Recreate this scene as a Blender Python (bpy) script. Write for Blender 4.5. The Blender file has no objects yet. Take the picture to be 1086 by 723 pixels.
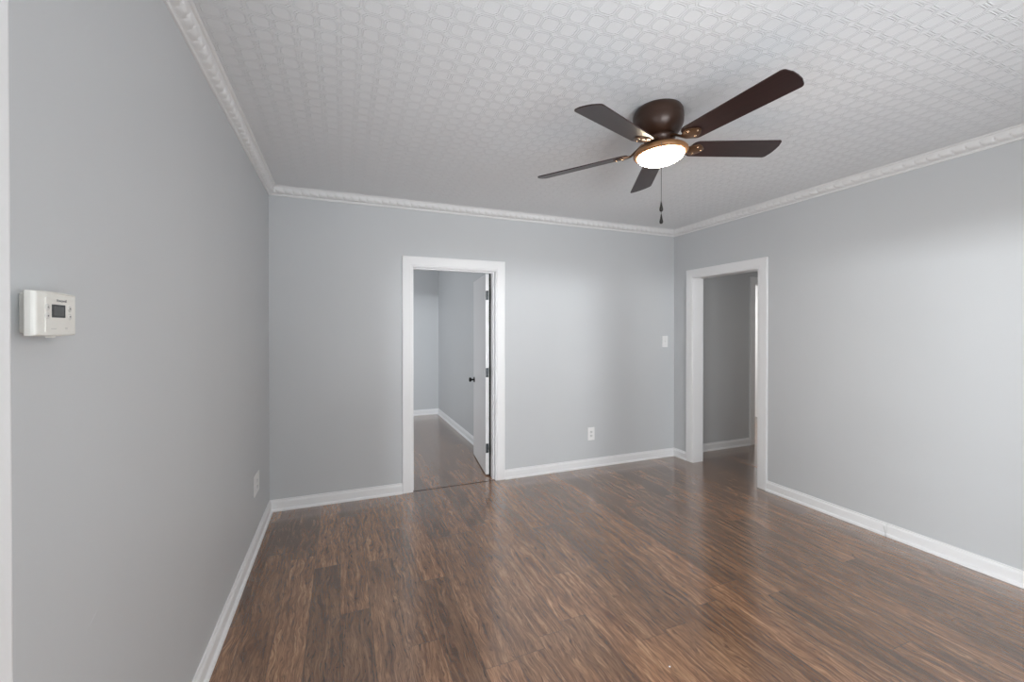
import bpy, bmesh, math, random
from mathutils import Vector, Matrix

# ---------------------------------------------------------------- camera
C = bpy.context.scene.collection
PI = math.pi
F, PITCH, ROLL, YAW = 451.045, 0.0054, -0.0002, 0.3809
CAM = Vector((0.5405, 0.0, 1.45))
cd = bpy.data.cameras.new('camera')
cam = bpy.data.objects.new('camera', cd); C.objects.link(cam)
cam.location = CAM
cam.rotation_euler = (Matrix.Rotation(-YAW, 3, 'Z') @ Matrix.Rotation(PI/2 - PITCH, 3, 'X') @ Matrix.Rotation(ROLL, 3, 'Z')).to_euler()
cd.sensor_width = 36.0
cd.lens = F / 1086 * 36.0
cd.shift_y = -8.7454 / 1086
cd.clip_start = 0.02
bpy.context.scene.camera = cam

# ---------------------------------------------------------------- light and exposure
sc = bpy.context.scene
sc.view_settings.view_transform = 'Standard'
sc.view_settings.look = 'None'
sc.view_settings.gamma = 1
sc.view_settings.use_curve_mapping = False
sc.view_settings.exposure = 0.25
sc.cycles.max_bounces = 10
sc.cycles.diffuse_bounces = 6
sc.cycles.glossy_bounces = 4
sc.cycles.sample_clamp_indirect = 6.0
sc.cycles.use_denoising = True

w = bpy.data.worlds.new('sky'); sc.world = w; w.use_nodes = True
w.node_tree.nodes['Background'].inputs[0].default_value = (0.88, 0.95, 1.0, 1)
w.node_tree.nodes['Background'].inputs[1].default_value = 0.8

def area(name, loc, target, sx, sy, power, color=(1, 1, 1), spread=180):
    l = bpy.data.lights.new(name, 'AREA'); l.shape = 'RECTANGLE'
    l.size, l.size_y, l.energy, l.color = sx, sy, power, color
    l.spread = math.radians(spread)
    o = bpy.data.objects.new(name, l); C.objects.link(o)
    o.location = loc
    o.rotation_euler = (Vector(target) - Vector(loc)).to_track_quat('-Z', 'Y').to_euler()
    return o

D, W, H = 3.8784, 4.1185, 2.60        # main room: depth line of the far wall, width, ceiling
NY = -0.60                             # near wall (behind the camera)
DAY = (0.925, 0.965, 1.0)
# daylight through the openings behind and beside the camera
area('window_daylight', (1.57, NY-0.12, 1.35), (1.7, 3.5, 1.25), 1.3, 1.3, 25, DAY)
area('side_window_daylight', (2.72, NY-0.12, 1.35), (2.9, 3.5, 1.25), 0.5, 1.3, 9, DAY)
area('entry_daylight', (-0.14, 0.44, 1.15), (4.0, 1.6, 1.25), 0.85, 1.7, 17, DAY)
# bright distance seen through them
area('far_daylight', (0.6, -8.0, 2.0), (2.0, 3.8, 1.6), 1.0, 0.6, 34, DAY, 50)
area('street_daylight', (-8.0, -1.0, 2.03), (4.1, 1.4, 1.7), 3.0, 0.5, 43, DAY, 50)
area('ground_bounce_fill', (1.6, -4.2, 0.25), (1.7, 3.9, 2.7), 3.6, 1.2, 46, DAY, 100)  # added fill panel outside, lifts the far ceiling and walls
# the bedroom beyond has a window of its own; an unseen lamp fills the hall
area('bedroom_daylight', (-0.6, 5.6, 1.4), (2.0, 6.2, 1.2), 1.2, 1.3, 26, DAY)
area('hall_fill', (5.3, 1.75, 1.7), (4.9, 3.8, 1.1), 0.5, 1.0, 4.0, (1, 0.98, 0.95))  # unseen fill lamp inside the hall, not a window
area('bath_lamp_light', (5.9, 4.9, 2.4), (5.9, 4.9, 0), 0.5, 0.5, 22, (1, 0.98, 0.95))

# ---------------------------------------------------------------- materials
def new_mat(name):
    m = bpy.data.materials.new(name); m.use_nodes = True
    return m, m.node_tree, m.node_tree.nodes['Principled BSDF']

class NT:
    """tiny node helper"""
    def __init__(s, nt): s.nt = nt; s.n = nt.nodes; s.l = nt.links
    def put(s, sock, v):
        if isinstance(v, (int, float)): sock.default_value = v
        elif isinstance(v, tuple): sock.default_value = v
        else: s.l.new(v, sock)
    def m(s, op, a, b=None, c=None):
        n = s.n.new('ShaderNodeMath'); n.operation = op
        s.put(n.inputs[0], a)
        if b is not None: s.put(n.inputs[1], b)
        if c is not None: s.put(n.inputs[2], c)
        return n.outputs[0]
    def coords(s):
        t = s.n.new('ShaderNodeTexCoord'); x = s.n.new('ShaderNodeSeparateXYZ')
        s.l.new(t.outputs['Object'], x.inputs[0]); return t.outputs['Object'], x.outputs
    def comb(s, x, y, z=0.0):
        n = s.n.new('ShaderNodeCombineXYZ')
        for i, v in enumerate((x, y, z)): s.put(n.inputs[i], v)
        return n.outputs[0]
    def noise(s, vec, scale, detail=3, rough=0.5, dist=0.0):
        n = s.n.new('ShaderNodeTexNoise'); s.put(n.inputs['Vector'], vec)
        n.inputs['Scale'].default_value = scale; n.inputs['Detail'].default_value = detail
        n.inputs['Roughness'].default_value = rough; n.inputs['Distortion'].default_value = dist
        return n.outputs['Fac']
    def white(s, vec):
        n = s.n.new('ShaderNodeTexWhiteNoise'); n.noise_dimensions = '2D'
        s.put(n.inputs['Vector'], vec); return n.outputs['Value']
    def ramp(s, fac, stops):
        n = s.n.new('ShaderNodeValToRGB'); s.put(n.inputs[0], fac)
        e = n.color_ramp.elements
        while len(e) < len(stops): e.new(0.5)
        for el, (p, c) in zip(e, stops): el.position = p; el.color = (*c, 1)
        return n.outputs[0]
    def mix(s, fac, a, b, mode='MIX'):
        n = s.n.new('ShaderNodeMix'); n.data_type = 'RGBA'; n.blend_type = mode
        s.put(n.inputs[0], fac)
        for k, v in ((6, a), (7, b)):
            if isinstance(v, tuple): v = (*v, 1) if len(v) == 3 else v
            s.put(n.inputs[k], v)
        return n.outputs[2]
    def smooth(s, v, a, b):
        n = s.n.new('ShaderNodeMapRange'); n.interpolation_type = 'SMOOTHSTEP'
        s.put(n.inputs[0], v); n.inputs[1].default_value = a; n.inputs[2].default_value = b
        return n.outputs[0]
    def bump(s, h, dist, strength=1.0, normal=None):
        n = s.n.new('ShaderNodeBump'); n.inputs['Strength'].default_value = strength
        n.inputs['Distance'].default_value = dist; s.put(n.inputs['Height'], h)
        if normal is not None: s.l.new(normal, n.inputs['Normal'])
        return n.outputs[0]

def paint(name, col, rough=0.5, bump=0.0004, scale=220, var=0.03, spec=0.35):
    m, nt, b = new_mat(name); k = NT(nt); v, _ = k.coords()
    n1 = k.noise(v, 1.7, 3)
    c = k.mix(n1, tuple(x*(1-var) for x in col), tuple(min(1, x*(1+var)) for x in col))
    nt.links.new(c, b.inputs['Base Color'])
    b.inputs['Roughness'].default_value = rough
    b.inputs['Specular IOR Level'].default_value = spec
    n2 = k.noise(v, scale, 2)
    nt.links.new(k.bump(n2, bump, 0.5), b.inputs['Normal'])
    return m

def plain(name, col, rough=0.4, metal=0.0, spec=0.5):
    m, nt, b = new_mat(name); k = NT(nt); v, _ = k.coords()
    c = k.mix(k.noise(v, 30, 2), tuple(x*0.95 for x in col), tuple(min(1, x*1.05) for x in col))
    nt.links.new(c, b.inputs['Base Color'])
    b.inputs['Roughness'].default_value = rough; b.inputs['Metallic'].default_value = metal
    b.inputs['Specular IOR Level'].default_value = spec
    return m

M = {}
M['wall'] = paint('grey_wall_paint', (0.588, 0.604, 0.618), 0.42)
M['trim'] = paint('white_trim_paint', (0.86, 0.865, 0.875), 0.32, 0.00004, 60, 0.01)
M['door'] = paint('white_door_paint', (0.82, 0.82, 0.83), 0.35, 0.00003, 60, 0.01)
M['crown'] = paint('white_crown_paint', (0.80, 0.80, 0.80), 0.5, 0.0003, 150, 0.02)
M['plate'] = plain('white_plate_plastic', (0.88, 0.88, 0.88), 0.3)
M['slot'] = plain('socket_slot_dark', (0.08, 0.08, 0.085), 0.5)
M['socket'] = plain('socket_face_plastic', (0.74, 0.75, 0.75), 0.35)
M['tstat'] = plain('warm_white_plastic', (0.80, 0.795, 0.75), 0.38)
M['tstat_panel'] = plain('thermostat_panel', (0.79, 0.775, 0.73), 0.42)
M['key'] = plain('thermostat_keys', (0.66, 0.65, 0.62), 0.45)
M['key2'] = plain('pale_print', (0.24, 0.24, 0.25), 0.5)
M['print'] = plain('grey_print', (0.16, 0.16, 0.17), 0.5)
M['lcd'] = plain('lcd_glass', (0.055, 0.058, 0.06), 0.25)
M['black_metal'] = plain('black_hardware', (0.012, 0.012, 0.013), 0.28, 0.6)
M['hinge'] = plain('dark_hinge', (0.04, 0.045, 0.05), 0.4, 0.4)
M['gap_shade'] = plain('black_gap_shade', (0.012, 0.012, 0.012), 0.7)  # near-black for the painted shade in the hinge gap
M['gap'] = plain('dark_strip', (0.035, 0.022, 0.016), 0.6)
M['bronze'] = plain('bronze_fan_metal', (0.042, 0.019, 0.011), 0.36, 0.2)
M['ring'] = plain('bronze_ring_lampglow', (0.30, 0.15, 0.065), 0.38, 0.35)  # bronze painted brighter, with the lamp's glow put into the colour
M['bracket'] = plain('blade_bracket_metal', (0.13, 0.07, 0.038), 0.3, 0.6)
M['screw'] = plain('screw_metal', (0.45, 0.33, 0.22), 0.25, 0.9)
M['chain'] = plain('pull_chain_metal', (0.12, 0.11, 0.10), 0.4, 0.5)
M['fob'] = plain('pull_fob_wood', (0.007, 0.004, 0.003), 0.5)
M['wire'] = plain('thin_white_cable', (0.62, 0.62, 0.62), 0.4)
M['fleck'] = plain('white_fleck', (0.8, 0.8, 0.8), 0.5)
M['scuff'] = plain('wall_scuff', (0.66, 0.67, 0.69), 0.5)

def blade_mat():
    m, nt, b = new_mat('espresso_blade'); k = NT(nt); v, x = k.coords()
    g = k.noise(k.comb(k.m('MULTIPLY', x[0], 6.0), k.m('MULTIPLY', x[1], 90.0), x[2]), 1.0, 3)
    nt.links.new(k.ramp(g, [(0.3, (0.017, 0.006, 0.006)), (0.7, (0.028, 0.010, 0.009))]), b.inputs['Base Color'])
    b.inputs['Roughness'].default_value = 0.36
    return m
M['blade'] = blade_mat()

def dome_mat():
    m, nt, b = new_mat('lit_frosted_glass')
    b.inputs['Base Color'].default_value = (0.95, 0.9, 0.82, 1)
    b.inputs['Roughness'].default_value = 0.4
    b.inputs['Emission Color'].default_value = (1.0, 0.82, 0.61, 1)
    b.inputs['Emission Strength'].default_value = 62.0
    return m
M['dome'] = dome_mat()

def floor_mat():
    m, nt, b = new_mat('hickory_laminate'); k = NT(nt); v, x = k.coords()
    PW, PL = 0.145, 1.22
    u = k.m('DIVIDE', k.m('ADD', x[0], 20*PW - 0.82), PW)
    col = k.m('FLOOR', u); fu = k.m('SUBTRACT', u, col)
    r0 = k.white(k.comb(col, 3.7))
    t = k.m('DIVIDE', k.m('ADD', x[1], k.m('MULTIPLY', r0, PL*5)), PL)
    row = k.m('FLOOR', t); ft = k.m('SUBTRACT', t, row)
    rnd = k.white(k.comb(col, row)); rnd2 = k.white(k.comb(k.m('ADD', col, 31.3), row))
    # grain: noise stretched along the plank, shifted per plank
    sx = k.m('ADD', x[0], k.m('MULTIPLY', rnd, 13.0)); sy = k.m('ADD', x[1], k.m('MULTIPLY', rnd2, 17.0))
    warp = k.noise(k.comb(k.m('MULTIPLY', sx, 12), k.m('MULTIPLY', sy, 4.0)), 1.0, 3)
    wx = k.m('ADD', sx, k.m('MULTIPLY', k.m('SUBTRACT', warp, 0.5), 0.075))
    g0 = k.noise(k.comb(k.m('MULTIPLY', sx, 11), k.m('MULTIPLY', sy, 2.4)), 1.0, 2, 0.5, 0.6)
    g1 = k.noise(k.comb(k.m('MULTIPLY', wx, 52), k.m('MULTIPLY', sy, 2.7)), 1.0, 6, 0.64, 0.4)
    g2 = k.noise(k.comb(k.m('MULTIPLY', wx, 210), k.m('MULTIPLY', sy, 9.0)), 1.0, 3, 0.65)
    g3 = k.noise(k.comb(k.m('MULTIPLY', wx, 125), k.m('MULTIPLY', sy, 11.0)), 1.0, 2, 0.5, 1.6)
    ring = k.m('SINE', k.m('MULTIPLY', k.m('ADD', k.m('MULTIPLY', g0, 14.0), k.m('MULTIPLY', g1, 5.0)), 3.0))
    gg = k.m('ADD', g1, k.m('ADD', k.m('MULTIPLY', ring, 0.030), k.m('MULTIPLY', k.m('SUBTRACT', g0, 0.5), 0.28)))
    base = k.ramp(gg, [(0.25, (0.092, 0.044, 0.025)), (0.41, (0.188, 0.095, 0.050)),
                       (0.54, (0.285, 0.153, 0.083)), (0.74, (0.450, 0.268, 0.152))])
    fine = k.ramp(g2, [(0.32, (0.58, 0.56, 0.54)), (0.60, (1.15, 1.15, 1.15))])
    c = k.mix(1.0, base, fine, 'MULTIPLY')
    streak = k.smooth(g3, 0.57, 0.66)
    c = k.mix(k.m('MULTIPLY', streak, 0.55), c, (0.060, 0.030, 0.017))
    tone = k.ramp(rnd, [(0.0, (0.62, 0.61, 0.61)), (0.5, (0.93, 0.92, 0.91)), (1.0, (1.25, 1.22, 1.18))])
    c = k.mix(1.0, c, tone, 'MULTIPLY')
    # joints
    eu = k.m('MULTIPLY', k.m('MINIMUM', fu, k.m('SUBTRACT', 1.0, fu)), PW)
    et = k.m('MULTIPLY', k.m('MINIMUM', ft, k.m('SUBTRACT', 1.0, ft)), PL)
    e = k.m('MINIMUM', eu, et)
    j = k.m('SUBTRACT', 1.0, k.smooth(e, 0.0006, 0.0022))
    c = k.mix(k.m('MULTIPLY', j, 0.55), c, (0.03, 0.015, 0.010))
    nt.links.new(c, b.inputs['Base Color'])
    rg = k.m('ADD', 0.17, k.m('MULTIPLY', k.noise(v, 14, 3), 0.12))
    nt.links.new(rg, b.inputs['Roughness'])
    b.inputs['Specular IOR Level'].default_value = 0.5
    b.inputs['Coat Weight'].default_value = 1.0; b.inputs['Coat Roughness'].default_value = 0.18; b.inputs['Coat IOR'].default_value = 1.68
    h = k.m('ADD', k.m('MULTIPLY', g2, 0.5), k.m('MULTIPLY', k.m('SUBTRACT', 1.0, j), 1.0))
    nt.links.new(k.bump(h, 0.0005, 0.3), b.inputs['Normal'])
    return m
M['floor'] = floor_mat()

def ceiling_mat():
    """embossed paper: a square grid of rounded octagons, each with a double raised outline"""
    m, nt, b = new_mat('embossed_ceiling_paper'); k = NT(nt); v, x = k.coords()
    P = 0.0775
    def cell(s, o):
        u = k.m('DIVIDE', k.m('ADD', s, 40*P + o), P)
        return k.m('ABSOLUTE', k.m('SUBTRACT', k.m('SUBTRACT', u, k.m('FLOOR', u)), 0.5))
    wob = k.m('MULTIPLY', k.m('SUBTRACT', k.noise(v, 9, 2), 0.5), 0.006)
    a = cell(k.m('ADD', x[0], wob), -0.0685); c = cell(k.m('ADD', x[1], wob), -0.004)
    diag = k.m('MULTIPLY', k.m('ADD', a, c), 0.62)
    mx = k.m('SMOOTH_MAX', k.m('MAXIMUM', a, c), diag, 0.03)
    def ridge(p, wd): return k.m('SUBTRACT', 1.0, k.smooth(k.m('ABSOLUTE', k.m('SUBTRACT', mx, p)), 0.0, wd))
    h = k.m('ADD', ridge(0.385, 0.045), ridge(0.478, 0.045))
    h = k.m('ADD', h, k.m('MULTIPLY', k.noise(v, 260, 2), 0.25))
    nt.links.new(k.bump(h, 0.0017, 0.9), b.inputs['Normal'])
    cc = k.mix(k.noise(v, 1.3, 3), (0.78, 0.795, 0.81), (0.815, 0.83, 0.845))
    nt.links.new(cc, b.inputs['Base Color'])
    b.inputs['Roughness'].default_value = 0.55
    b.inputs['Specular IOR Level'].default_value = 0.3
    return m
M['ceiling'] = ceiling_mat()

# ---------------------------------------------------------------- mesh helpers
def obj(name, bm, mat, parent=None, smooth=False, loc=None, bevel=0.0, seg=2):
    bmesh.ops.recalc_face_normals(bm, faces=bm.faces)
    me = bpy.data.meshes.new(name); bm.to_mesh(me); bm.free()
    me.materials.append(mat)
    if smooth:
        for p in me.polygons: p.use_smooth = True
    o = bpy.data.objects.new(name, me); C.objects.link(o)
    if loc is not None: o.location = loc
    if parent is not None: o.parent = parent
    if bevel:
        md = o.modifiers.new('bevel', 'BEVEL'); md.width = bevel; md.segments = seg; md.limit_method = 'ANGLE'
    return o

def bx(bm, x0, x1, y0, y1, z0, z1):
    vs = [bm.verts.new((x, y, z)) for x in (x0, x1) for y in (y0, y1) for z in (z0, z1)]
    for f in ((0,1,3,2), (4,6,7,5), (0,4,5,1), (2,3,7,6), (0,2,6,4), (1,5,7,3)):
        bm.faces.new([vs[i] for i in f])
    return bm

def box(*a): return bx(bmesh.new(), *a)

def frame_pt(origin, along, out, up, s, d, z):
    return origin + along*s + out*d + up*z

def sweep(bm, prof, sts):
    """prof: list of (d, z); sts: list of functions/matrices giving point for (d,z)"""
    rows = [[bm.verts.new(f(d, z)) for d, z in prof] for f in sts]
    n = len(prof)
    for a, b_ in zip(rows, rows[1:]):
        for i in range(n):
            bm.faces.new((a[i], a[(i+1) % n], b_[(i+1) % n], b_[i]))
    bm.faces.new(rows[0]); bm.faces.new(rows[-1][::-1])
    return bm

def lathe(bm, prof, seg=48, M_=None):
    """prof: list of (r, z) from top to bottom; closes at r=0"""
    rings = []
    for r, z in prof:
        if r < 1e-6: rings.append([bm.verts.new((0, 0, z))])
        else: rings.append([bm.verts.new((r*math.cos(2*PI*i/seg), r*math.sin(2*PI*i/seg), z)) for i in range(seg)])
    for a, b_ in zip(rings, rings[1:]):
        for i in range(seg):
            j = (i+1) % seg
            if len(a) == 1 and len(b_) == 1: continue
            if len(a) == 1: bm.faces.new((a[0], b_[i], b_[j]))
            elif len(b_) == 1: bm.faces.new((a[i], b_[0], a[j]))
            else: bm.faces.new((a[i], b_[i], b_[j], a[j]))
    if M_ is not None: bmesh.ops.transform(bm, matrix=M_, verts=bm.verts)
    return bm

def tube(bm, pts, r, seg=8):
    pts = [Vector(p) for p in pts]; rings = []
    for i, p in enumerate(pts):
        t = (pts[min(i+1, len(pts)-1)] - pts[max(i-1, 0)]).normalized()
        a = t.orthogonal().normalized() if i == 0 else (rings_a - t*rings_a.dot(t)).normalized()
        rings_a = a; b_ = t.cross(a)
        rings.append([bm.verts.new(p + (a*math.cos(2*PI*k/seg) + b_*math.sin(2*PI*k/seg))*r) for k in range(seg)])
    for A, B in zip(rings, rings[1:]):
        for k in range(seg): bm.faces.new((A[k], A[(k+1) % seg], B[(k+1) % seg], B[k]))
    bm.faces.new(rings[0][::-1]); bm.faces.new(rings[-1])
    return bm

def structure(o): o['kind'] = 'structure'; return o
def tag(o, label, cat, group=None):
    o['label'] = label; o['category'] = cat
    if group: o['group'] = group
    return o
def thing(name, label, cat, loc=(0, 0, 0), group=None):
    o = bpy.data.objects.new(name, None); C.objects.link(o); o.location = loc
    o.empty_display_size = 0.1
    return tag(o, label, cat, group)

# ---------------------------------------------------------------- the shell
WT = 0.13
structure(obj('floor', box(-2.2, 7.2, -0.9, 7.6, -0.12, 0.0), M['floor']))
structure(obj('ceiling', box(-2.2, 7.2, -0.9, 7.6, H, H+0.12), M['ceiling']))
# left wall with the entry opening beside the camera
E0, E1, EH = -0.02, 0.897, 2.03
b = box(-WT, 0, E1, D, 0, H); bx(b, -WT, 0, NY, E0, 0, H); bx(b, -WT, 0, E0, E1, EH, H)
wall_left = structure(obj('wall_left', b, M['wall']))
# far wall with the bedroom doorway
A0, A1, AH = 1.130, 1.922, 2.024
b = box(-WT, A0, D, D+WT, 0, H); bx(b, A1, W+WT, D, D+WT, 0, H); bx(b, A0, A1, D, D+WT, AH, H)
structure(obj('wall_back', b, M['wall']))
# right wall with the hall doorway
B0, B1, BH = 2.800, 3.585, 2.024
b = box(W, W+WT, NY, B0, 0, H); bx(b, W, W+WT, B1, D, 0, H); bx(b, W, W+WT, B0, B1, BH, H)
structure(obj('wall_right', b, M['wall']))
# near wall, behind the camera, with two windows
wins = [(0.88, 2.25, 0.70, 2.05), (2.45, 3.00, 0.70, 2.05)]
b = bmesh.new(); xs = [-WT]
for x0, x1, z0, z1 in wins:
    bx(b, xs[-1], x0, NY-WT, NY, 0, H); bx(b, x0, x1, NY-WT, NY, 0, z0); bx(b, x0, x1, NY-WT, NY, z1, H); xs.append(x1)
bx(b, xs[-1], W+WT, NY-WT, NY, 0, H)
structure(obj('wall_front', b, M['wall']))
for i, (x0, x1, z0, z1) in enumerate(wins):
    b = bmesh.new(); c = 0.085
    bx(b, x0-c, x0, NY, NY+0.02, z0-c, z1+c); bx(b, x1, x1+c, NY, NY+0.02, z0-c, z1+c)
    bx(b, x0, x1, NY, NY+0.02, z1, z1+c); bx(b, x0-0.02, x1+0.02, NY, NY+0.05, z0-0.03, z0)
    for q in (x0, x1-0.04): bx(b, q, q+0.04, NY-0.10, NY-0.06, z0, z1)
    for q in (z0, z1-0.04): bx(b, x0+0.04, x1-0.04, NY-0.10, NY-0.06, q, q+0.04)
    bx(b, (x0+x1)/2-0.02, (x0+x1)/2+0.02, NY-0.10, NY-0.06, z0+0.04, z1-0.04)
    structure(obj('window_%d' % (i+1), b, M['trim']))
# bedroom beyond the far wall
FX, FY = 2.1075, 7.35
b = box(-1.5, FX, FY, FY+WT, 0, H); structure(obj('wall_bedroom_back', b, M['wall']))
structure(obj('wall_bedroom_right', box(FX, FX+WT, D+WT, FY+WT, 0, H), M['wall']))
b = box(-1.5-WT, -1.5, D+WT, FY+WT, 0, H); structure(obj('wall_bedroom_left', b, M['wall']))
structure(obj('wall_bedroom_front', box(-1.5-WT, -WT, D, D+WT, 0, H), M['wall']))
# hall beyond the right wall, with one more doorway in its end wall
HX0 = W+WT; G0, G1 = 5.418, 6.15; HY = 3.8805
b = box(HX0, G0, HY, HY+0.11, 0, H); bx(b, G1, 7.0, HY, HY+0.11, 0, H); bx(b, G0, G1, HY, HY+0.11, 2.04, H)
structure(obj('wall_hall_end', b, M['wall']))
structure(obj('wall_hall_right', box(6.3, 6.4, 1.4, HY, 0, H), M['wall']))
structure(obj('wall_hall_front', box(HX0, 6.4, 1.3, 1.4, 0, H), M['wall']))
b = box(HX0+0.6, HX0+0.7, HY+0.11, 6.2, 0, H); bx(b, 7.0, 7.1, HY, 6.2, 0, H); bx(b, HX0+0.6, 7.1, 6.2, 6.3, 0, H)
structure(obj('wall_bath', b, M['trim']))

# ---------------------------------------------------------------- baseboards (board plus shoe moulding in one profile)
BB = [(0.0, 0.0), (0.029, 0.0), (0.029, 0.008), (0.025, 0.015), (0.0165, 0.019), (0.0155, 0.022), (0.0155, 0.068),
      (0.0125, 0.076), (0.0085, 0.080), (0.0075, 0.090), (0.0, 0.091)]
def baseboard(name, p0, p1, out, m0=0, m1=0):
    """p0->p1 along the wall; m0/m1 = +1 mitre for an inside corner"""
    p0, p1, out = Vector((*p0, 0)), Vector((*p1, 0)), Vector((*out, 0)); al = (p1-p0).normalized()
    fs = [lambda d, z: p0 + al*(d*m0) + out*d + Vector((0, 0, z)), lambda d, z: p1 - al*(d*m1) + out*d + Vector((0, 0, z))]
    return structure(obj(name, sweep(bmesh.new(), BB, fs), M['trim']))
CW = 0.092
baseboard('baseboard_left', (0, D), (0, E1+CW), (1, 0), 1, 0)
baseboard('baseboard_back', (0, D), (A0-CW, D), (0, -1), 1, 0)
baseboard('baseboard_back', (A1+CW, D), (W, D), (0, -1), 0, 1)
baseboard('baseboard_right', (W, D), (W, B1+CW), (-1, 0), 1, 0)
baseboard('baseboard_right', (W, B0-CW), (W, 1.796), (-1, 0), 0, 0)
baseboard('baseboard_right', (W, 1.794), (W, NY), (-1, 0), 0, 1)
baseboard('baseboard_front', (0, NY), (W, NY), (0, 1), 1, 1)
baseboard('baseboard_bedroom', (-1.5, FY), (FX, FY), (0, -1), 1, 1)
baseboard('baseboard_bedroom', (FX, FY), (FX, D+WT+0.02), (-1, 0), 1, 0)
baseboard('baseboard_hall', (HX0, HY), (G0-0.09, HY), (0, -1), 0, 0)

# ---------------------------------------------------------------- crown moulding with a rope of beads
def crown(name, p0, p1, out, m0=1, m1=1, beads=True):
    p0, p1, out = Vector((*p0, 0)), Vector((*p1, 0)), Vector((*out, 0)); al = (p1-p0).normalized(); L = (p1-p0).length
    zb = 2.530
    prof = [(0.0, zb), (0.008, zb), (0.011, zb+0.004), (0.011, zb+0.011), (0.007, zb+0.014), (0.012, zb+0.017)]
    nb = 9
    core = []
    for i in range(nb):       # convex band carrying the beads
        a = i/(nb-1)
        d = 0.012 + a*0.034; z = zb+0.017 + a*0.040
        bul = math.sin(a*PI)
        core.append((d, z, bul))
    tail = [(0.047, zb+0.059), (0.047, zb+0.062), (0.054, zb+0.063), (0.058, zb+0.066), (0.060, H), (0.0, H)]
    step = 0.0078 if beads else L
    n = max(1, int(L/step)); fs = []
    bm = bmesh.new(); rows = []
    for k in range(n+1):
        s = L*k/n
        pr = list(prof)
        for i, (d, z, bul) in enumerate(core):
            ph = (s/0.0625 + 0.28*(i/(nb-1)))          # slanted divisions: a rope
            amp = (abs(math.sin(PI*ph))**0.42) if beads else 0.8
            off = bul*(0.003 + 0.0125*amp)
            pr.append((d + off*0.76, z - off*0.65))
        pr += tail
        row = []
        for d, z in pr:
            sl = min(max(s, d*m0), L - d*m1)
            row.append(bm.verts.new(p0 + al*sl + out*d + Vector((0, 0, z))))
        rows.append(row)
    m = len(rows[0])
    for A, B in zip(rows, rows[1:]):
        for i in range(m): bm.faces.new((A[i], A[(i+1) % m], B[(i+1) % m], B[i]))
    bm.faces.new(rows[0]); bm.faces.new(rows[-1][::-1])
    bmesh.ops.remove_doubles(bm, verts=bm.verts, dist=1e-5)
    return structure(obj(name, bm, M['crown']))
crown('trim_1', (0, NY), (0, D), (1, 0))
crown('trim_2', (0, D), (W, D), (0, -1))
crown('trim_3', (W, D), (W, NY), (-1, 0))
crown('trim_4', (W, NY), (0, NY), (0, 1), beads=False)

# ---------------------------------------------------------------- door casings and jambs
CP = [(0.0, 0.0), (0.0, 0.011), (0.004, 0.014), (0.012, 0.014), (0.016, 0.017), (0.030, 0.0175), (0.072, 0.0195),
      (0.084, 0.0205), (0.090, 0.019), (0.092, 0.016), (0.092, 0.0)]     # (from the opening outwards, thickness)
def casing(name, o, al, out, s0, s1, h, wscale=1.0, jamb=WT, stop_at=None):
    """opening from s0 to s1 along 'al' on the plane through o; profile mitred at the head"""
    o, al, out = Vector(o), Vector(al), Vector(out); up = Vector((0, 0, 1)); bm = bmesh.new()
    P = lambda s, d, z: o + al*s + out*d + up*z
    prof = [(q*wscale, t) for q, t in CP]
    path = [lambda q, t: P(s0-q, t, 0), lambda q, t: P(s0-q, t, h+q), lambda q, t: P(s1+q, t, h+q), lambda q, t: P(s1+q, t, 0)]
    sweep(bm, prof, path)
    root = structure(obj(name, bm, M['trim'], bevel=0.0008))
    # jamb lining
    bj = bmesh.new(); jt = 0.0045
    def bar(a0, a1, d0, d1, z0, z1):
        c = [P(a0, d0, z0), P(a1, d1, z1)]
        bx(bj, min(c[0].x, c[1].x), max(c[0].x, c[1].x), min(c[0].y, c[1].y), max(c[0].y, c[1].y), z0, z1)
    bar(s0, s0+jt, 0.010, -jamb-0.003, 0, h); bar(s1-jt, s1, 0.010, -jamb-0.003, 0, h); bar(s0+jt, s1-jt, 0.010, -jamb-0.003, h-jt, h)
    if stop_at is not None:
        q0, q1 = stop_at
        bar(s0+jt, s0+jt+0.011, -q0, -q1, 0, h-jt); bar(s1-jt-0.011, s1-jt, -q0, -q1, 0, h-jt); bar(s0+jt+0.011, s1-jt-0.011, -q0, -q1, h-jt-0.011, h-jt)
    structure(obj('door_jamb', bj, M['trim'], root))
    return root
casing('door_1', (0, D, 0), (1, 0, 0), (0, -1, 0), A0, A1, AH, 1.0, WT, (0.035, 0.075))
casing('door_2', (W, 0, 0), (0, 1, 0), (-1, 0, 0), B0, B1, BH, 1.0, WT)
casing('door_3', (0, 0, 0), (0, 1, 0), (1, 0, 0), E0, E1, EH, 1.0, WT)
casing('door_4', (0, HY, 0), (1, 0, 0), (0, -1, 0), G0, G1, 2.04, 0.95, 0.11)
# dark expansion strip across the bedroom doorway
structure(obj('trim_5', box(A0+0.004, A1-0.004, D-0.004, D+0.008, 0.0, 0.002), M['gap']))

# ---------------------------------------------------------------- bedroom door, swung open into the bedroom
hinge = Vector((A1-0.010, D+WT+0.012, 0.0))
door = thing('bedroom_door', 'white slab door swung open into the bedroom, with a black knob', 'door', hinge)
dang = math.atan2(4.739-4.030, 1.951-1.859)
door.rotation_euler = (0, 0, dang)
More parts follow.
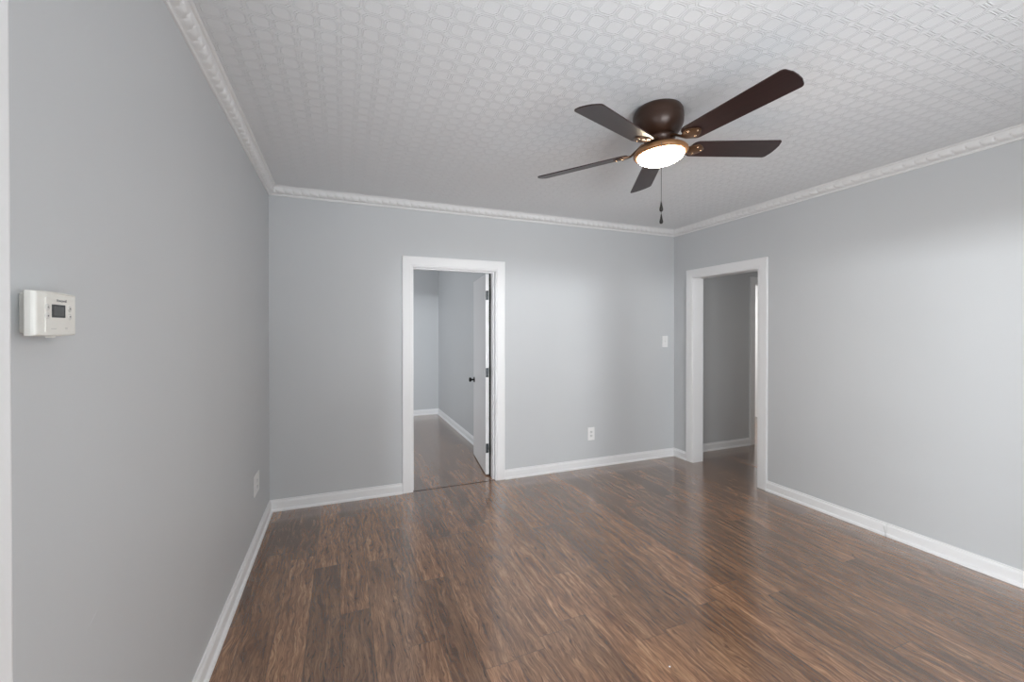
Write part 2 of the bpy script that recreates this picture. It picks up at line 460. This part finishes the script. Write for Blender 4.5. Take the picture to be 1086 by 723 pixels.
# local x: along the leaf from the hinge, local +y: towards the opening (the face seen from the room)
DWID, DH_, DT = 0.745, 2.012, 0.036
bm = box(0.0, DWID, 0.0, DT, 0.012, DH_)
obj('door_leaf', bm, M['door'], door, loc=(0.004, 0.006, 0), bevel=0.0015)
for hz in (1.80, 1.03, 0.275):
    bm = box(-0.0035, 0.0015, 0.006, 0.034, hz-0.046, hz+0.046)
    hg = obj('hinge', bm, M['hinge'], door, loc=(0.002, 0.006, 0), bevel=0.004, seg=3)
    bm = bmesh.new()
    lathe(bm, [(0, hz+0.052), (0.004, hz+0.050), (0.0065, hz+0.047), (0.0065, hz-0.047), (0.004, hz-0.050), (0, hz-0.052)], 16)
    obj('hinge_pin', bm, M['black_metal'], hg, True, loc=(-0.006, -0.004, 0))
    bm = box(-0.026, -0.0075, -0.003, 0.0005, hz-0.046, hz+0.046)
    obj('jamb_plate', bm, M['black_metal'], hg, bevel=0.001)
def knob(side):
    s = 1 if side > 0 else -1
    y0 = DT+0.006 if s > 0 else 0.006
    Mx = Matrix.Translation((DWID-0.058, y0, 0.885)) @ Matrix.Rotation(-s*PI/2, 4, 'X')
    kb = obj('knob', lathe(bmesh.new(), [(0.010, 0.006), (0.0095, 0.028), (0.015, 0.034), (0.0235, 0.041), (0.0265, 0.049), (0.025, 0.057), (0.018, 0.062), (0, 0.0635)], 32, Mx), M['black_metal'], door, True)
    obj('rosette', lathe(bmesh.new(), [(0, 0.0), (0.031, 0.0), (0.032, 0.004), (0.026, 0.009), (0.011, 0.010), (0, 0.010)], 32, Mx), M['black_metal'], kb, True)
knob(1); knob(-1)
obj('latch_plate', box(DWID+0.003, DWID+0.005, 0.012, 0.036, 0.855, 0.915), M['hinge'], door)

structure(obj('door_gap_shade', box(A1-0.0180, A1-0.0020, D+WT+0.0035, D+WT+0.0100, 0.0, AH-0.01), M['gap_shade']))  # dark strip standing in for the shade between leaf and jamb

# bathroom door, part open in the end of the hall
bd = thing('bathroom_door', 'white door standing ajar at the dark end of the hall', 'door', (G0+0.006, HY+0.055, 0))
bd.rotation_euler = (0, 0, math.radians(68))
obj('door_leaf', box(0, 0.70, -0.036, 0, 0.012, 2.030), M['door'], bd, bevel=0.0015)
kb = obj('knob', lathe(bmesh.new(), [(0, 0.0), (0.030, 0.0), (0.031, 0.006), (0.010, 0.010), (0.010, 0.03), (0.025, 0.045), (0.024, 0.057), (0, 0.064)], 24,
    Matrix.Translation((0.64, -0.036, 0.9)) @ Matrix.Rotation(PI/2, 4, 'X')), M['black_metal'], bd, True)

# ---------------------------------------------------------------- plates on the walls
def plate(name, label, cat, loc, rotz, w_, h_, kind, group=None):
    """local: x right, z up, -y out of the wall"""
    t = thing(name, label, cat, loc, group); t.rotation_euler = (0, 0, rotz)
    bm = box(-w_/2, w_/2, -0.006, 0.0, -h_/2, h_/2)
    obj('cover_plate', bm, M['plate'], t, bevel=0.003, seg=3)
    if kind == 'outlet':
        for zz in (0.0195, -0.0195):
            bm = bmesh.new(); n = 28; vs = []
            for i in range(n):
                a = 2*PI*i/n
                vs.append((max(-0.0165, min(0.0165, 0.0175*math.cos(a)*1.12)), max(-0.0138, min(0.0138, 0.0175*math.sin(a)))))
            top = [bm.verts.new((x, -0.0078, z+zz)) for x, z in vs]; bot = [bm.verts.new((x, -0.004, z+zz)) for x, z in vs]
            bm.faces.new(top)
            for i in range(n): bm.faces.new((top[i], bot[i], bot[(i+1) % n], top[(i+1) % n]))
            s = obj('socket', bm, M['socket'], t)
            b2 = box(-0.0075, -0.0050, -0.0083, -0.007, zz-0.001, zz+0.008); bx(b2, 0.0050, 0.0072, -0.0083, -0.007, zz-0.0005, zz+0.0065)
            lathe_b = bmesh.new()
            bx(b2, -0.0024, 0.0024, -0.0083, -0.007, zz-0.0095, zz-0.005)
            obj('slots', b2, M['slot'], s); lathe_b.free()
        zs = (0.0,)
    else:
        bm = bmesh.new(); bx(bm, -0.0065, 0.0065, -0.0085, -0.004, -0.0125, 0.0125)
        obj('toggle_surround', bm, M['socket'], t, bevel=0.0008)
        bm = bmesh.new(); pts = [(-0.006, -0.006), (-0.018, 0.007), (-0.0165, 0.011), (-0.006, 0.006)]
        a_ = [bm.verts.new((-0.0042, y, z)) for y, z in pts]; c_ = [bm.verts.new((0.0042, y, z)) for y, z in pts]
        bm.faces.new(a_); bm.faces.new(c_[::-1])
        for i in range(4): bm.faces.new((a_[i], c_[i], c_[(i+1) % 4], a_[(i+1) % 4]))
        obj('toggle', bm, M['plate'], t, bevel=0.0006)
        zs = (0.030, -0.030)
    for zz in zs:
        obj('screw', lathe(bmesh.new(), [(0.0032, 0.0), (0.0032, 0.0010), (0.0015, 0.0016), (0, 0.0016)], 16,
            Matrix.Translation((0, -0.006, zz)) @ Matrix.Rotation(PI/2, 4, 'X')), M['socket'], t, True)
    return t
plate('wall_outlet', 'white duplex outlet low on the far wall between the two doorways', 'outlet', (2.997, D, 0.353), 0, 0.084, 0.136, 'outlet')
plate('wall_outlet', 'white outlet low on the left wall near the far corner, seen edge on', 'outlet', (0, 3.315, 0.414), PI/2, 0.17, 0.135, 'outlet')
plate('light_switch', 'white light switch on the far wall beside the right corner', 'switch', (3.983, D, 1.323), 0, 0.078, 0.130, 'switch')

# ---------------------------------------------------------------- thermostat on the left wall
th = thing('thermostat', 'off-white programmable thermostat with dark screen on the left wall', 'thermostat', (0, 1.077, 1.481))
th.rotation_euler = (0, 0, PI/2)       # local x = +y of the room, local -y = out of the wall
obj('wall_base', box(-0.036, 0.052, -0.020, 0.0, -0.036, 0.038), M['tstat'], th, bevel=0.003, seg=3)
bm = bmesh.new()
# rounded body: stacked outlines from the back rim to the gently bowed face
def outline(hw, hh, y, bow, n=10):
    pts = []
    for i in range(n+1):
        a = -1 + 2*i/n; pts.append((a*hw, y - bow*(1-a*a), hh*(1.0+0.035*(1-a*a))))
    low = [(x, yy, -z*0.985) for x, yy, z in pts][::-1]
    return [bm.verts.new(p) for p in pts + low]
sec = [outline(0.0610, 0.0400, -0.0190, 0.0), outline(0.0632, 0.0412, -0.0215, 0.0005), outline(0.0632, 0.0410, -0.0300, 0.002),
       outline(0.0618, 0.0400, -0.0345, 0.003), outline(0.0590, 0.0385, -0.0365, 0.0035)]
for a_, c_ in zip(sec, sec[1:]):
    n = len(a_)
    for i in range(n): bm.faces.new((a_[i], a_[(i+1) % n], c_[(i+1) % n], c_[i]))
bm.faces.new(sec[0]); bm.faces.new(sec[-1][::-1])
body = obj('body', bm, M['tstat'], th, bevel=0.0012)
obj('face_panel', box(-0.041, 0.050, -0.0396, -0.034, -0.034, 0.030), M['tstat_panel'], th, bevel=0.0006)
lc = obj('screen', box(-0.0235, 0.0175, -0.0404, -0.036, -0.0065, 0.0180), M['lcd'], th, bevel=0.0004)
obj('screen_digits', box(-0.0185, 0.0125, -0.0407, -0.0402, -0.0030, 0.0145), plain('lcd_segment_area', (0.085, 0.09, 0.09), 0.35), lc)
for x_, z_ in ((-0.036, 0.012), (-0.036, -0.0035), (0.032, 0.0115), (0.032, -0.0045)):
    bt = obj('button', lathe(bmesh.new(), [(0.0062, 0.0), (0.0062, 0.0010), (0.0052, 0.0016), (0, 0.0018)], 20,
        Matrix.Translation((x_, -0.0392, z_)) @ Matrix.Rotation(PI/2, 4, 'X')), M['key'], th, True)
for x_ in (-0.036, 0.032):
    ar = bmesh.new()
    for z_, s in ((0.012, 1), (-0.004, -1)):
        vs = [ar.verts.new((x_-0.0022, -0.0413, z_-0.0015*s)), ar.verts.new((x_+0.0022, -0.0413, z_-0.0015*s)), ar.verts.new((x_, -0.0413, z_+0.002*s))]
        vb = [ar.verts.new((v.co.x, -0.0405, v.co.z)) for v in vs]
        ar.faces.new(vs); ar.faces.new(vb[::-1])
        for i in range(3): ar.faces.new((vs[i], vb[i], vb[(i+1) % 3], vs[(i+1) % 3]))
    obj('button_arrows', ar, M['print'], th)
def writing(name, text, size, loc, parent, mat):
    cu = bpy.data.curves.new(name, 'FONT'); cu.body = text; cu.size = size; cu.extrude = 0.00015
    cu.align_x = 'CENTER'; cu.align_y = 'CENTER'; cu.resolution_u = 3
    tmp = bpy.data.objects.new('tmp', cu); C.objects.link(tmp)
    dg = bpy.context.evaluated_depsgraph_get(); me = bpy.data.meshes.new_from_object(tmp.evaluated_get(dg))
    bpy.data.objects.remove(tmp); me.name = name
    me.transform(Matrix.Rotation(PI/2, 4, 'X')); me.materials.clear(); me.materials.append(mat)
    o = bpy.data.objects.new(name, me); C.objects.link(o); o.parent = parent; o.location = loc
    return o
writing('maker_lettering', 'Honeywell', 0.0072, (0.006, -0.0401, 0.0258), th, M['key2'])
for x0, x1, z0, z1 in ((-0.026, -0.010, -0.0290, -0.0265), (0.018, 0.025, -0.0285, -0.0250)):
    obj('switch_marking', box(x0, x1, -0.0400, -0.0394, z0, z1), M['key'], th)
obj('bottom_tab', box(-0.008, 0.004, -0.032, -0.022, -0.0445, -0.038), M['tstat'], th, bevel=0.001)

# ---------------------------------------------------------------- ceiling fan with a light
fc = Vector((2.0891, 1.7820, 2.3994)); nrm = Vector((-0.0659, 0.0271, 1.0)).normalized()
top = fc + nrm*((H - fc.z)/nrm.z)
ax = (Vector((1, 0, 0)) - nrm*nrm.x).normalized(); ay = nrm.cross(ax)
fan = thing('ceiling_fan', 'dark bronze five-blade ceiling fan with a lit round glass lamp on the ceiling', 'ceiling fan', top)
fan.rotation_euler = Matrix((ax, ay, nrm)).transposed().to_euler()
hub = -(top - fc).length            # local z of the blade plane
obj('motor_housing', lathe(bmesh.new(), [(0, 0.006), (0.108, 0.006), (0.118, -0.004), (0.126, -0.022), (0.1275, -0.050), (0.1265, -0.054), (0.1275, -0.058), (0.124, -0.085),
    (0.112, -0.112), (0.094, -0.132), (0.084, -0.138), (0.080, -0.142), (0, -0.142)], 64), M['bronze'], fan, True)
fly = obj('flywheel', lathe(bmesh.new(), [(0, -0.140), (0.072, -0.140), (0.078, -0.144), (0.078, -0.160), (0.070, -0.166), (0.066, -0.186), (0, -0.186)], 48), M['bronze'], fan, True)
obj('light_fitter', lathe(bmesh.new(), [(0, -0.182), (0.058, -0.184), (0.080, -0.190), (0.108, -0.198), (0.128, -0.208), (0.1375, -0.219), (0.1385, -0.228), (0.134, -0.235), (0.121, -0.237), (0, -0.236)], 64), M['ring'], fan, True)
obj('glass_dome', lathe(bmesh.new(), [(0.119, -0.234), (0.1175, -0.240), (0.112, -0.250), (0.100, -0.260), (0.082, -0.269), (0.058, -0.275), (0.030, -0.2785), (0, -0.2795)], 64), M['dome'], fan, True)
PIT = -0.2287; R0, R1, HW0, HW1 = 0.165, 0.674, 0.060, 0.071
def blade_outline():
    pts = []
    def corner(cx, cy, r, a0, a1, n=8):
        for i in range(n+1):
            a = math.radians(a0 + (a1-a0)*i/n); pts.append((cx + r*math.cos(a), cy + r*math.sin(a)))
    corner(R0+0.036, -(HW0-0.036), 0.036, 180, 270); corner(R1-0.020, -(HW1-0.020), 0.020, 270, 350)
    for y in (-0.03, 0.0, 0.03): pts.append((R1 + 0.010*(1-(y/HW1)**2), y))
    corner(R1-0.020, (HW1-0.020), 0.020, 10, 90); corner(R0+0.036, (HW0-0.036), 0.036, 90, 180)
    return pts
BO = blade_outline()
for i in range(5):
    a = 11.7245 + PI + i*2*PI/5
    Rm = Matrix.Translation((0, 0, hub)) @ Matrix.Rotation(a, 4, 'Z') @ Matrix.Rotation(PIT, 4, 'X')
    bm = bmesh.new()
    u_ = [bm.verts.new((x, y, 0.003)) for x, y in BO]; l_ = [bm.verts.new((x, y, -0.003)) for x, y in BO]
    bm.faces.new(u_); bm.faces.new(l_[::-1])
    for k in range(len(BO)): bm.faces.new((u_[k], l_[k], l_[(k+1) % len(BO)], u_[(k+1) % len(BO)]))
    bl = obj('blade', bm, M['blade'], fan, bevel=0.001); bl.matrix_local = Rm
    # bracket: an arm from the flywheel that splays into a plate under the blade root
    bm = bmesh.new(); sec = [(-0.098, 0.015, 0.038, 0.006), (-0.075, 0.013, 0.036, 0.006), (-0.045, 0.012, 0.016, 0.006), (-0.015, 0.018, -0.004, 0.005), (0.010, 0.036, -0.0065, 0.0035), (0.035, 0.044, -0.0065, 0.003), (0.060, 0.030, -0.0065, 0.003), (0.080, 0.010, -0.0065, 0.0025)]
    rows = []
    for s, hw, zc, ht in sec:
        x = R0 + s
        rows.append([bm.verts.new((x, -hw, zc-ht*0.5)), bm.verts.new((x, 0, zc-ht)), bm.verts.new((x, hw, zc-ht*0.5)), bm.verts.new((x, hw, zc+ht)), bm.verts.new((x, -hw, zc+ht))])
    for A, B in zip(rows, rows[1:]):
        for k in range(5): bm.faces.new((A[k], A[(k+1) % 5], B[(k+1) % 5], B[k]))
    bm.faces.new(rows[0]); bm.faces.new(rows[-1][::-1])
    br = obj('blade_bracket', bm, M['bracket'], fan, True, bevel=0.001); br.matrix_local = Rm
    for x, y in ((0.200, 0.026), (0.200, -0.026), (0.232, 0.0)):
        obj('screw', lathe(bmesh.new(), [(0.0055, -0.0075), (0.0055, -0.0105), (0.003, -0.013), (0, -0.0135)], 14, Matrix.Translation((x, y, 0))), M['screw'], br, True)
# pull chains hang plumb from the rim of the light fitter on the near side
inv = fan.rotation_euler.to_matrix().inverted()
def pull(px, py, ztop, z0, z1):
    def P(x, y, z): return inv @ (Vector((x, y, z)) - top)
    n = 60; pts = [P(px, py, ztop + (z0-ztop)*i/n) for i in range(n+1)]
    bm = tube(bmesh.new(), pts, 0.0014, 6)
    ch = obj('pull_chain', bm, M['chain'], fan, True)
    L = z0 - z1
    prof = [(0, 0), (0.0025, -0.002), (0.0035, -0.010), (0.0055, -L*0.45), (0.0085, -L*0.72), (0.0085, -L*0.88), (0.005, -L*0.98), (0, -L)]
    Mx = Matrix.Translation(P(px, py, z0)) @ inv.to_4x4()
    obj('pull_fob', lathe(bmesh.new(), prof, 20, Mx), M['fob'], ch, True)
pull(1.9965, 1.6670, 2.372, 2.0840, 2.0320)
pull(1.9950, 1.6650, 2.372, 2.0200, 1.9720)

# ---------------------------------------------------------------- small things
pts = [(W-0.004, 1.812, 0.061), (W-0.022, 1.810, 0.062), (W-0.027, 1.805, 0.055), (W-0.026, 1.800, 0.042), (W-0.029, 1.796, 0.028), (W-0.033, 1.792, 0.012), (W-0.034, 1.789, 0.003)]
tag(obj('stub_cable', tube(bmesh.new(), pts, 0.0022, 8), M['wire'], None, True), 'short thin cable end curling out of the right baseboard', 'cable')
bm = bmesh.new(); bmesh.ops.create_icosphere(bm, subdivisions=2, radius=0.004); bmesh.ops.scale(bm, vec=(1, 1, 0.45), verts=bm.verts)
random.seed(3)
for v in bm.verts: v.co *= random.uniform(0.8, 1.15)
tag(obj('paint_chip', bm, M['fleck'], loc=(1.85, 1.442, 0.0016)), 'tiny white chip lying on the brown floor near the camera', 'chip')
bm = bmesh.new()
cv = [(1.305, 0.787), (1.293, 0.783), (1.280, 0.778), (1.270, 0.772), (1.260, 0.765)]
n = len(cv); rr = [0.0004, 0.0009, 0.001, 0.0008, 0.0003]
A = [bm.verts.new((0.0004, y, z+r)) for (y, z), r in zip(cv, rr)]; B = [bm.verts.new((0.0004, y, z-r)) for (y, z), r in zip(cv, rr)]
A2 = [bm.verts.new((-0.001, v.co.y, v.co.z)) for v in A]; B2 = [bm.verts.new((-0.001, v.co.y, v.co.z)) for v in B]
for i in range(n-1):
    bm.faces.new((A[i], A[i+1], B[i+1], B[i])); bm.faces.new((A[i], A2[i], A2[i+1], A[i+1])); bm.faces.new((B[i], B[i+1], B2[i+1], B2[i]))
sf = structure(obj('scuff_mark', bm, M['scuff'], wall_left))
